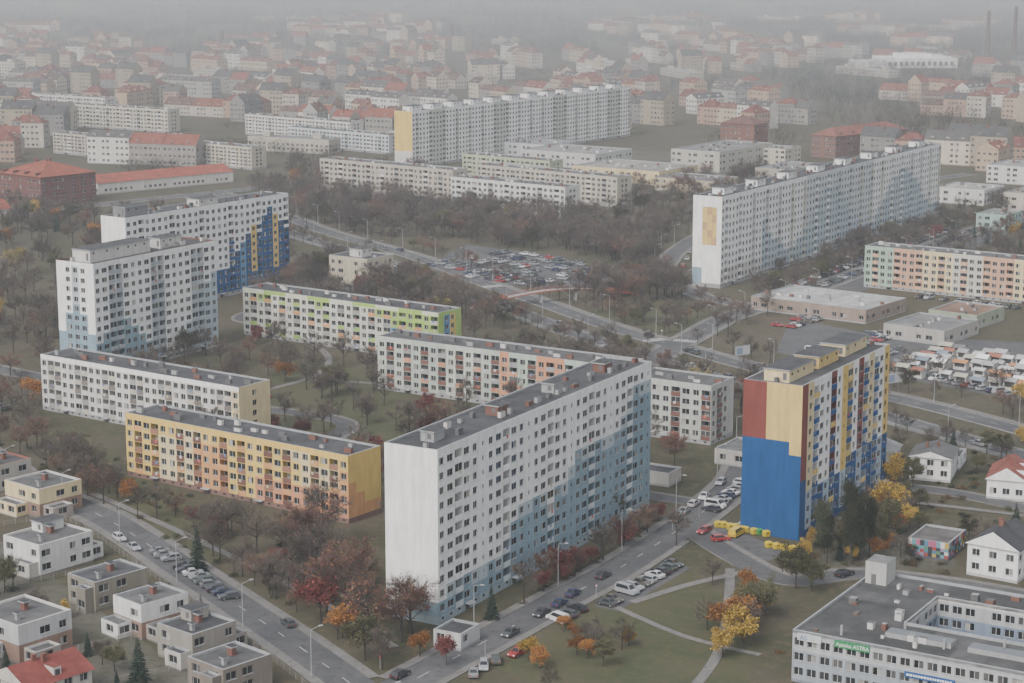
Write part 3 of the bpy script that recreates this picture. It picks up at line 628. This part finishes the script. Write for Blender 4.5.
fp=[(-134,483),(-119,461),(-97,434),(-70,391),(-47,354),(-36,335),(-27,318)]
for i in range(len(fp)-1): fence(mb,fp[i],fp[i+1])
for q in [(-119,461),(-104,443),(-90,424),(-80,408),(-68,388),(-57,371),(-47,354)]: fence(mb,q,(q[0]-26,q[1]-18))
put('garden_fence',mb.mesh('garden_fence'))
# ---------------------------------------------------------------- trees
def tree_mesh(name,H,kind,seed):
    r=random.Random(seed); mb=MB(); bark=(.05,.043,.037) if kind!='birch' else (.3,.29,.27)
    tw={'bare':(.092,.077,.066),'red':(.11,.052,.045),'rust':(.115,.074,.06),'yellow':(.14,.10,.065),'orange':(.13,.085,.055),'olive':(.08,.07,.05),'birch':(.13,.11,.08)}.get(kind,(.08,.068,.05))
    tips=[]
    def br(p,d,L,rad,lv):
        q=p+d*L; mb.prism(p,q,rad,rad*.6,4 if lv<2 else 3,FOL,bark if lv<2 else tw)
        if lv==3: tips.append((q,d)); tips.append((p+d*L*.5,d)); return
        n={0:0,1:5,2:4}[lv] if lv else 0
        for k in range(n):
            t=r.uniform(.35,1.); nd=(d+Vector((r.gauss(0,.6),r.gauss(0,.6),r.gauss(.12,.4)))).normalized(); br(p+d*L*t,nd,L*r.uniform(.45,.75),rad*.5,lv+1)
    top=Vector((r.uniform(-.3,.3),r.uniform(-.3,.3),H*.62))
    mb.prism((0,0,0),top*.5,H*.02,H*.015,6,FOL,bark); mb.prism(top*.5,top,H*.015,H*.007,5,FOL,bark)
    nl=11 if kind!='poplar' else 20
    for k in range(nl):
        t=r.uniform(.4,1.0); a=k*2.4+r.uniform(-.4,.4); up=r.uniform(.5,1.1) if kind!='poplar' else 2.8
        d=Vector((math.cos(a),math.sin(a),up*(1.6 if t>.85 else 1))).normalized()
        br(top*(t if kind!='poplar' else r.uniform(.15,1)),d,H*r.uniform(.2,.3)*(1.1-.3*(t-.4)) * (.6 if kind=='poplar' else 1),H*.008,1)
    for (q,d) in tips:
        nt=4
        for k in range(nt):
            e=(d*.8+Vector((r.gauss(0,.6),r.gauss(0,.6),r.gauss(.25,.45)))).normalized(); Ln=r.uniform(.6,1.5)*H/11
            s=e.orthogonal().normalized()*r.uniform(.018,.04); c=tuple(x*r.uniform(.6,1.5) for x in tw)
            mb.poly([q-s,q+s,q+e*Ln],FOL,c)
        lf={'bare':.12,'rust':.6,'red':4,'yellow':8,'orange':7,'olive':6,'birch':5,'poplar':12}.get(kind,.6)
        lc={'bare':(.15,.11,.06),'rust':(.18,.095,.055),'red':(.14,.04,.035),'yellow':(.42,.28,.05),'orange':(.34,.15,.04),'olive':(.085,.085,.04),'birch':(.29,.24,.075),'poplar':(.047,.058,.032)}[kind]
        n=int(lf)+(1 if r.random()<lf%1 else 0); sh=r.uniform(.65,1.25)
        for k in range(n):
            c0=q+Vector((r.gauss(0,.45),r.gauss(0,.45),r.gauss(.1,.4)))*H/11; sz=r.uniform(.10,.24)
            a=Vector((r.gauss(0,1),r.gauss(0,1),r.gauss(0,1))).normalized(); b=a.orthogonal().normalized()
            k2=sh*r.uniform(.7,1.3); mb.poly([c0-a*sz,c0-b*sz*.8,c0+a*sz,c0+b*sz*.8],FOL,tuple(x*k2 for x in lc))
    return mb.mesh(name)
def conifer_mesh(seed):
    r=random.Random(seed);mb=MB();H=9; mb.prism((0,0,0),(0,0,H*.95),.16,.03,5,FOL,(.06,.045,.035))
    z=.7
    while z<H:
        rr=(1-z/H)*2.1+.15; n=int(7+rr*5)
        for k in range(n):
            a=r.uniform(0,6.28);L=rr*r.uniform(.7,1.1); d=Vector((math.cos(a),math.sin(a),-.25)); p=Vector((0,0,z))
            for s in range(3):
                t0=.25+s*.25;c=p+d*L*t0; w=.28*r.uniform(.7,1.2); q=c+d*L*.34; sd=Vector((-d.y,d.x,0))*w
                k2=r.uniform(.6,1.3); mb.poly([c-sd,c+sd,q+sd*.5+Vector((0,0,.05)),q-sd*.5],FOL,(.024*k2,.040*k2,.027*k2))
        z+=.33
    return mb.mesh('spruce_tree')
def shrub_mesh(seed,col):
    r=random.Random(seed);mb=MB()
    for b_ in range(4):
        cx,cy,rd=r.uniform(-.7,.7),r.uniform(-.7,.7),r.uniform(.5,.9)
        mb.prism((cx*.4,cy*.4,0),(cx,cy,rd),.04,.02,3,FOL,(.07,.05,.04))
        for k in range(90):
            d=Vector((r.gauss(0,1),r.gauss(0,1),abs(r.gauss(0,1)))).normalized()*rd*r.uniform(.6,1.1); p=Vector((cx,cy,.15))+d;s=r.uniform(.07,.16)
            a=Vector((r.gauss(0,1),r.gauss(0,1),r.gauss(0,1))).normalized();b=a.orthogonal().normalized();k2=r.uniform(.6,1.3); mb.poly([p-a*s,p+b*s,p+a*s],FOL,tuple(x*k2 for x in col))
    return mb.mesh('garden_shrub')
T={'bare':[tree_mesh('bare_tree',11,'bare',i) for i in range(6)],'rust':[tree_mesh('rust_tree',10,'rust',15+i) for i in range(3)],'red':[tree_mesh('red_leaf_tree',8,'red',20+i) for i in range(3)],
 'yellow':[tree_mesh('yellow_tree',9,'yellow',30+i) for i in range(2)],'orange':[tree_mesh('orange_tree',8.5,'orange',40+i) for i in range(2)],
 'olive':[tree_mesh('olive_tree',10,'olive',50+i) for i in range(3)],'birch':[tree_mesh('birch_tree',11,'birch',60+i) for i in range(2)],
 'poplar':[tree_mesh('poplar_tree',15,'poplar',70+i) for i in range(2)],'spruce':[conifer_mesh(80),conifer_mesh(81)],
 'shrub':[shrub_mesh(90,(.052,.062,.03)),shrub_mesh(91,(.11,.07,.035)),shrub_mesh(92,(.03,.042,.027)),shrub_mesh(93,(.09,.075,.05))]}
NAMES={'bare':'bare_tree','rust':'bare_tree','red':'red_leaf_tree','yellow':'yellow_leaf_tree','orange':'orange_leaf_tree','olive':'green_tree','birch':'birch_tree','poplar':'poplar_tree','spruce':'spruce_tree','shrub':'garden_shrub'}
TP=set();NT=0
def tree(kind,x,y,s=1.,force=False):
    global NT
    if not force:
        if in_foot(x,y,2.2) or near_road(x,y,1.0): return
        key=(int(x/3.),int(y/3.),kind=='shrub')
        if key in TP: return
        TP.add(key)
    k=s*R.uniform(.75,1.2); nx=.58 if kind=='poplar' else 1
    put(NAMES[kind],R.choice(T[kind]),(x,y,0),R.uniform(0,6.28),(k*nx*R.uniform(.9,1.15),k*nx*R.uniform(.9,1.15),k)); NT+=1
def inpoly(x,y,pg):
    c=False;n=len(pg)
    for i in range(n):
        a=pg[i];b=pg[(i+1)%n]
        if (a[1]>y)!=(b[1]>y) and x<(b[0]-a[0])*(y-a[1])/(b[1]-a[1])+a[0]: c=not c
    return c
def zone(pg,n,w,s=1.):
    xs=[p[0] for p in pg];ys=[p[1] for p in pg];ks=list(w);ws=list(w.values());c=0;g=0
    while c<n and g<n*12:
        g+=1;x=R.uniform(min(xs),max(xs));y=R.uniform(min(ys),max(ys))
        if inpoly(x,y,pg): tree(R.choices(ks,ws)[0],x,y,s);c+=1
DEF={'bare':70,'rust':15,'red':3,'olive':7,'yellow':1.5,'orange':3,'birch':1.5,'spruce':4}
BR={'bare':79,'rust':15,'red':2,'olive':3,'orange':1.2}
zone([(-135,510),(-100,455),(-68,412),(-44,376),(-36,388),(-48,420),(-100,470),(-120,520)],54,{'bare':68,'rust':22,'orange':6,'red':5},.85)
zone([(-50,400),(-36,365),(-22,348),(-14,360),(-28,384),(-42,425)],32,{'bare':35,'rust':60,'red':4,'orange':3},1.15)
zone([(-33,430),(-25,395),(-20,385),(20,465),(10,475)],28,BR,.9)
def trow(p0,p1,n,w,s=1.,j=1.2):
    for i in range(n):
        t=(i+R.random()*.7)/n; tree(R.choices(list(w),list(w.values()))[0],p0[0]+(p1[0]-p0[0])*t+R.uniform(-j,j),p0[1]+(p1[1]-p0[1])*t+R.uniform(-j,j),s)
trow((-8,364),(36,441),28,{'red':50,'rust':25,'bare':15,'orange':2},.78,1.8)
trow((-4,366),(36,436),12,{'rust':30,'red':40},.65,1.5)
for (k,x,y,s) in [('orange',-33,394,1.0),('olive',-27,349,1.15),('orange',-17,351,.75),('red',-12,347,.85),('spruce',-66,402,1.0),('spruce',-59,362,.9),('olive',22,437,1.25),('spruce',-4,372,.8),
 ('orange',41,362,.95),('yellow',43,356,1.0),('yellow',39,351,.9),('orange',44,366,.8),('yellow',50,377,.6),('orange',12,352,.5),('yellow',22,357,.4),('orange',5,345,.5),('yellow',3,349,.5),
 ('poplar',65.5,406,1.15),('poplar',67,408,1.05),('poplar',72,407,1.3),('poplar',74,409,1.2),('poplar',76.5,411,1.1),('olive',79,418,.8),('olive',83,424,.9),('spruce',70,410,.6),('orange',84,436,.9),('yellow',86,440,.9),('yellow',92,470,.8),('olive',97,468,.9),('olive',58,391,1.1),('olive',61,389,.8),('olive',101,425,.7),
 ('olive',48,371,.9),('bare',36,420,.8),('olive',-103,388,.7),('spruce',-118,420,1.0),('olive',-120,400,.9),('spruce',-66,335,.9),('olive',3,577,1.2),('birch',8,571,1.1),('olive',-20,590,1.0)]:
    tree(k,x,y,s,True)
zone([(60,410),(90,405),(96,450),(88,475),(70,425)],40,{'bare':50,'olive':20,'yellow':14,'orange':8},.6)
zone([(90,480),(140,440),(150,500),(110,530),(92,500)],60,{'bare':60,'olive':20,'yellow':3,'red':6,'spruce':8},.65)
zone([(100,395),(130,380),(140,440),(105,440)],25,DEF,.7)
zone([(28,350),(46,350),(50,395),(42,400)],8,{'bare':60,'orange':20,'yellow':10},.6)
zone([(-3,348),(18,378),(25,350),(8,330)],10,{'bare':60,'orange':20,'olive':20},.5)
zone([(-150,470),(-60,330),(-60,300),(-130,300),(-190,450)],135,{'bare':50,'olive':20,'spruce':20,'orange':4,'yellow':3},.55)
zone([(-150,470),(-60,330),(-50,330),(-60,300),(-130,300),(-190,450)],320,{'shrub':1},1.1)
zone([(-140,510),(-60,400),(-36,365),(-36,388),(-48,420),(-120,520)],140,{'shrub':1},.8)
zone([(-10,362),(-4,360),(40,440),(36,446)],60,{'shrub':1},.8)
zone([(45,335),(60,390),(100,400),(140,440),(150,500),(92,500),(60,410)],170,{'shrub':1},1.0)
zone([(-100,500),(-45,460),(0,485),(30,470),(48,500),(10,540),(-30,560),(-60,520),(-90,520)],92,{'bare':58,'rust':26,'red':7,'olive':5,'orange':3},.85)
zone([(-90,520),(-45,495),(-25,560),(-50,620),(-90,600)],28,{'bare':68,'rust':15,'olive':10,'red':3,'orange':2},.85)
zone([(-130,570),(-85,560),(-50,610),(-95,655)],36,BR,.85)
zone([(-50,590),(60,525),(70,560),(20,640),(-25,605)],95,{'bare':80,'rust':12,'olive':6,'red':2,'birch':1},.95)
zone([(-95,700),(-15,640),(5,680),(-30,745),(-75,830)],150,{'bare':82,'rust':8,'olive':7,'birch':1,'red':1},1.)
zone([(-230,560),(-140,470),(-120,560),(-130,690),(-230,760)],170,DEF,.95)
zone([(-260,760),(-130,700),(-90,800),(-110,930),(-270,980)],240,DEF,.95)
zone([(-100,905),(-20,865),(30,830),(58,765),(62,800),(85,900),(30,935),(-60,1000),(-140,1060)],400,{'bare':86,'rust':8,'olive':5,'birch':.5},1.05)
zone([(24,745),(40,720),(70,720),(60,760),(40,765)],45,BR,1.)
zone([(44,655),(70,640),(100,700),(60,740),(20,735)],36,BR,.8)
zone([(95,700),(90,760),(200,960),(220,930),(130,760)],120,{'bare':80,'olive':12},.75)
zone([(130,770),(200,720),(260,760),(300,900),(300,1060),(220,960)],230,DEF,.9)
zone([(90,900),(150,1000),(210,1060),(150,1130),(60,1060),(40,960)],160,BR,1.)
zone([(95,560),(150,520),(190,500),(200,560),(110,610)],40,DEF,.7)
zone([(-120,1060),(-30,1000),(-40,1130),(-130,1180)],80,BR,.9)
for k,o in ((3,-8.5),(4,8.5),(5,9),(0,8)):
    p=ROADS[k][0];nn=norms(p)
    for i in range(0,len(p),3):
        if p[i][1]>1000: continue
        if R.random()<.8: tree(R.choices(['bare','rust','olive'],[75,18,6])[0],p[i][0]-nn[i][0]*o,p[i][1]-nn[i][1]*o,.7)
# ---------------------------------------------------------------- distant groves
def grove(seed,n=40,W=70):
    r=random.Random(seed);mb=MB()
    for t in range(n):
        cx=r.uniform(-W/2,W/2);cy=r.uniform(-W/2,W/2);h=r.uniform(7,14);rad=h*r.uniform(.28,.4)
        base=r.choices([(.068,.056,.047),(.055,.052,.038),(.09,.064,.038),(.04,.045,.031)],[7,3,1,2])[0]
        mb.prism((cx,cy,0),(cx,cy,h*.6),.2,.08,4,FOL,(.05,.04,.035))
        for k in range(70):
            d=Vector((r.gauss(0,1),r.gauss(0,1),r.gauss(0,1))).normalized()*r.uniform(.35,1)**.6; p=Vector((cx+d.x*rad,cy+d.y*rad,h*.62+d.z*h*.38)); s=r.uniform(.25,.65)
            a=Vector((r.gauss(0,1),r.gauss(0,1),r.gauss(0,1))).normalized();b=a.orthogonal().normalized(); k2=r.uniform(.6,1.35)*(.8+.3*d.z)
            mb.poly([p-a*s,p+b*s*.6,p+a*s],FOL,tuple(x*k2 for x in base))
    return mb.mesh('distant_trees')
GR=[grove(100+i) for i in range(5)]
def pgrove(x,y,s=1): put('distant_trees',R.choice(GR),(x,y,0),R.uniform(0,6.28),(s,s,min(s,1.2)))
# ---------------------------------------------------------------- background city: street rows of joined tenements
TEN=[]
rr=random.Random(5)
for i in range(32):
    LB=rr.choice([12,15,18,22,28]);LA=rr.choice([11,12,13]);H=rr.choice([8,10,12,13,14.5,16,18]);c=rr.choice([(.44,.37,.27),(.43,.39,.34),(.33,.28,.21),(.24,.14,.11),(.53,.47,.38),(.34,.34,.32),(.43,.32,.23),(.58,.56,.52),(.27,.25,.23),(.36,.24,.18),(.22,.21,.2)]);rc=rr.choice([(.20,.075,.055),(.23,.08,.058),(.17,.075,.06),(.13,.08,.065),(.10,.07,.06),(.10,.095,.095),(.16,.06,.05),(.08,.08,.08),(.12,.11,.10)])
    TEN.append((LB,pitched(LA,LB,H,rr.uniform(3,5.8),c,rc,max(2,int(H/3.4)),hip=rr.random()<.15,chim=3,dormer=max(1,LB//8),rng=rr,ov=.25).mesh('tenement_house')))
FLT=[]
for i in range(7):
    mb=MB();LA,LB,H=14,rr.choice([30,45,60,80,110]),rr.choice([7,9,15,16,26]);c=rr.choice([OFFW,(.5,.47,.4),WHITE,(.42,.39,.33),(.3,.28,.26)])
    for a,b in (((0,0),(LA,0)),((LA,0),(LA,LB)),((LA,LB),(0,LB)),((0,LB),(0,0))): facade(mb,a,b,H,.6,2.8,int((H-1)/2.8),'w'*int(max(2,math.dist(a,b)/3.5)),lambda i,j:c)
    mb.poly([(0,0,H),(LA,0,H),(LA,LB,H),(0,LB,H)],ROOF,rr.choice([(.3,.3,.3),(.2,.2,.2),(.14,.14,.14)]));mb.box(4,8,H,9,14,H+2.5,PAINT,c);mb.box(4,LB-14,H,9,LB-9,H+2.5,PAINT,c); FLT.append((LB,mb.mesh('distant_block')))
def vis(x,y): return abs(x)<.265*y+50
def ufn(x,y): return 512+x/(.00049*y+.013)
def density(x,y):
    u=ufn(x,y)
    d=.94
    if y>2200: d=.5
    if y>2600: d=.16
    if u>640 and y>1350: d=min(d,.6)
    if u>800: d=.25 if y>1500 else .1
    if u>420 and u<900 and y<1380: d=.1
    return d
def chain(x,y,ang,length):
    a,b=frame(0,ang);t=0
    while t<length:
        if R.random()<.1: t+=R.uniform(6,16);continue
        LB,me=R.choice(TEN)
        px,py=x+b[0]*t,y+b[1]*t; mx,my=px+b[0]*LB/2+a[0]*6,py+b[1]*LB/2+a[1]*6
        if vis(mx,my) and not in_foot(mx,my,7) and not near_road(mx,my,8):
            put('tenement_house',me,(px,py,0),math.radians(90-ang)); occupy((px+b[0]*.6+a[0]*.6,py+b[1]*.6+a[1]*.6),ang,10.5,LB-1.5)
        t+=LB+.05
for by in range(1160,3300,76):
    for bx in range(-950,950,94):
        x=bx+R.uniform(-22,22);y=by+R.uniform(-20,20)
        if not vis(x,y): continue
        if R.random()<density(x,y):
            base=35+22*math.sin(x*.005+1)+18*math.sin(y*.004)
            if R.random()<.2:
                LB,me=R.choice(FLT); a,b=frame(0,base)
                if not in_foot(x,y,10) and not in_foot(x+b[0]*LB,y+b[1]*LB,10) and not in_foot(x+b[0]*LB/2,y+b[1]*LB/2,12): put('apartment_block',me,(x,y,0),math.radians(90-base)); occupy((x,y),base,14,LB)
                pgrove(x+a[0]*45,y+a[1]*45,.5)
            else:
                a,b=frame(0,base); chain(x,y,base,R.uniform(35,85)); 
                if R.random()<.8: chain(x+a[0]*46,y+a[1]*46,base,R.uniform(30,85))
                if R.random()<.6: chain(x+a[0]*14+b[0]*-2,y+a[1]*14-b[1]*2,base-90,28)
                mx,my=x+a[0]*29+b[0]*40,y+a[1]*29+b[1]*40
                if R.random()<.8: pgrove(mx,my,.42)
        elif not in_foot(x,y,22) and not in_foot(x+25,y+25,20): pgrove(x,y,.9)
        if ufn(x,y)>780 and y>1250 and not in_foot(x+30,y+30,25): pgrove(x+40,y+30,1.)
for (x,y,s) in ((-190,1130,.8),(-165,1180,.7),(-170,1250,.8),(-130,1230,.6),(-210,1160,.5)):
    if not in_foot(x,y,10): pgrove(x,y,s)
for y in range(2100,5200,85):
    for x in range(-1300,1400,85):
        if vis(x,y) and not in_foot(x,y,15) and R.random()<(.5 if y<2900 else .6)*(.5+.5*math.sin(x*.006+y*.004)**2): pgrove(x+R.uniform(-40,40),y+R.uniform(-40,40),1.25)
for k in range(26):
    x=R.uniform(-1000,1100);y=R.uniform(2500,4600);w=R.uniform(80,260);d=R.uniform(100,300)
    sheet('field',[(x,y),(x+w,y+R.uniform(-60,60)),(x+w,y+d),(x,y+d)],R.choice([M_LAWN,M_DIRT,M_DIRT]),.02+k*.006)
mb=MB(); mb.box(0,0,0,90,60,12,PAINT,(.75,.75,.74),ROOF,(.75,.75,.74)); mb.box(20,10,12,60,40,17,PAINT,WHITE,ROOF,(.7,.7,.7)); mb.box(-30,20,0,0,60,8,PAINT,(.6,.6,.62),ROOF,(.5,.5,.5))
for i in range(12): mb.poly([(4+i*7,-.05,3),(8+i*7,-.05,3),(8+i*7,-.05,8),(4+i*7,-.05,8)],GLASS,(.1,.11,.12))
put('factory_hall',mb.mesh('factory_hall'),(385,2080,0),math.radians(5),(.85,.85,.85))
for (x,y,h) in ((497,2110,58),(530,2130,62),(-75,2500,30),(-330,2300,30)):
    mb=MB();mb.prism((0,0,0),(0,0,h*.5),2.8,2.3,14,PAINT,(.10,.07,.065));mb.prism((0,0,h*.5),(0,0,h),2.3,1.8,14,PAINT,(.10,.07,.065));mb.prism((0,0,h-1.5),(0,0,h),1.9,1.9,14,PAINT,(.2,.15,.14)); put('chimney',mb.mesh('chimney'),(x,y,0))
# ---------------------------------------------------------------- haze volume
def haze(x0,y0,x1,y1,z0,z1,dens):
    mb=MB(); mb.box(x0,y0,z0,x1,y1,z1,0,(1,1,1),bottom=True)
    hm=bpy.data.materials.new('haze_air'); hm.use_nodes=True; N=hm.node_tree.nodes; N.clear(); vs=N.new('ShaderNodeVolumeScatter'); out=N.new('ShaderNodeOutputMaterial')
    vs.inputs['Density'].default_value=dens; vs.inputs['Color'].default_value=(.74,.785,.835,1); vs.inputs['Anisotropy'].default_value=0
    hm.node_tree.links.new(vs.outputs[0],out.inputs['Volume']); put('haze',mb.mesh('haze',[hm]))
haze(-5900,-400,5900,1400,-2,230,.00017)
haze(-5900,1400.2,5900,10500,-2,230,.00050)
# ---------------------------------------------------------------- light
w=bpy.data.worlds.new('World'); SC.world=w; w.use_nodes=True; N=w.node_tree.nodes;L=w.node_tree.links; bg=N['Background']
sky=N.new('ShaderNodeTexSky'); sky.sky_type='NISHITA'; sky.sun_disc=False; sky.sun_elevation=math.radians(45); sky.sun_rotation=math.radians(215); sky.dust_density=4; sky.air_density=1
hs=N.new('ShaderNodeHueSaturation'); hs.inputs['Saturation'].default_value=.32; hs.inputs['Value'].default_value=1.75; L.new(sky.outputs[0],hs.inputs['Color']); L.new(hs.outputs[0],bg.inputs['Color']); bg.inputs['Strength'].default_value=.15
sl=bpy.data.lights.new('sun','SUN'); sl.energy=1.45; sl.angle=math.radians(22); sl.color=(1,.98,.95); so=bpy.data.objects.new('sun',sl); COL.objects.link(so)
az=math.radians(215); el=math.radians(45); d=Vector((math.sin(az)*math.cos(el),math.cos(az)*math.cos(el),math.sin(el)))
so.rotation_euler=d.to_track_quat('Z','Y').to_euler()
cd=bpy.data.cameras.new('camera'); cd.sensor_width=36; cd.lens=2000/1024*36; cd.clip_end=20000; cd.clip_start=1
co=bpy.data.objects.new('camera',cd); co.location=(0,0,130); co.rotation_euler=(math.radians(90)-math.atan(401.5/2000),0,0); COL.objects.link(co); SC.camera=co
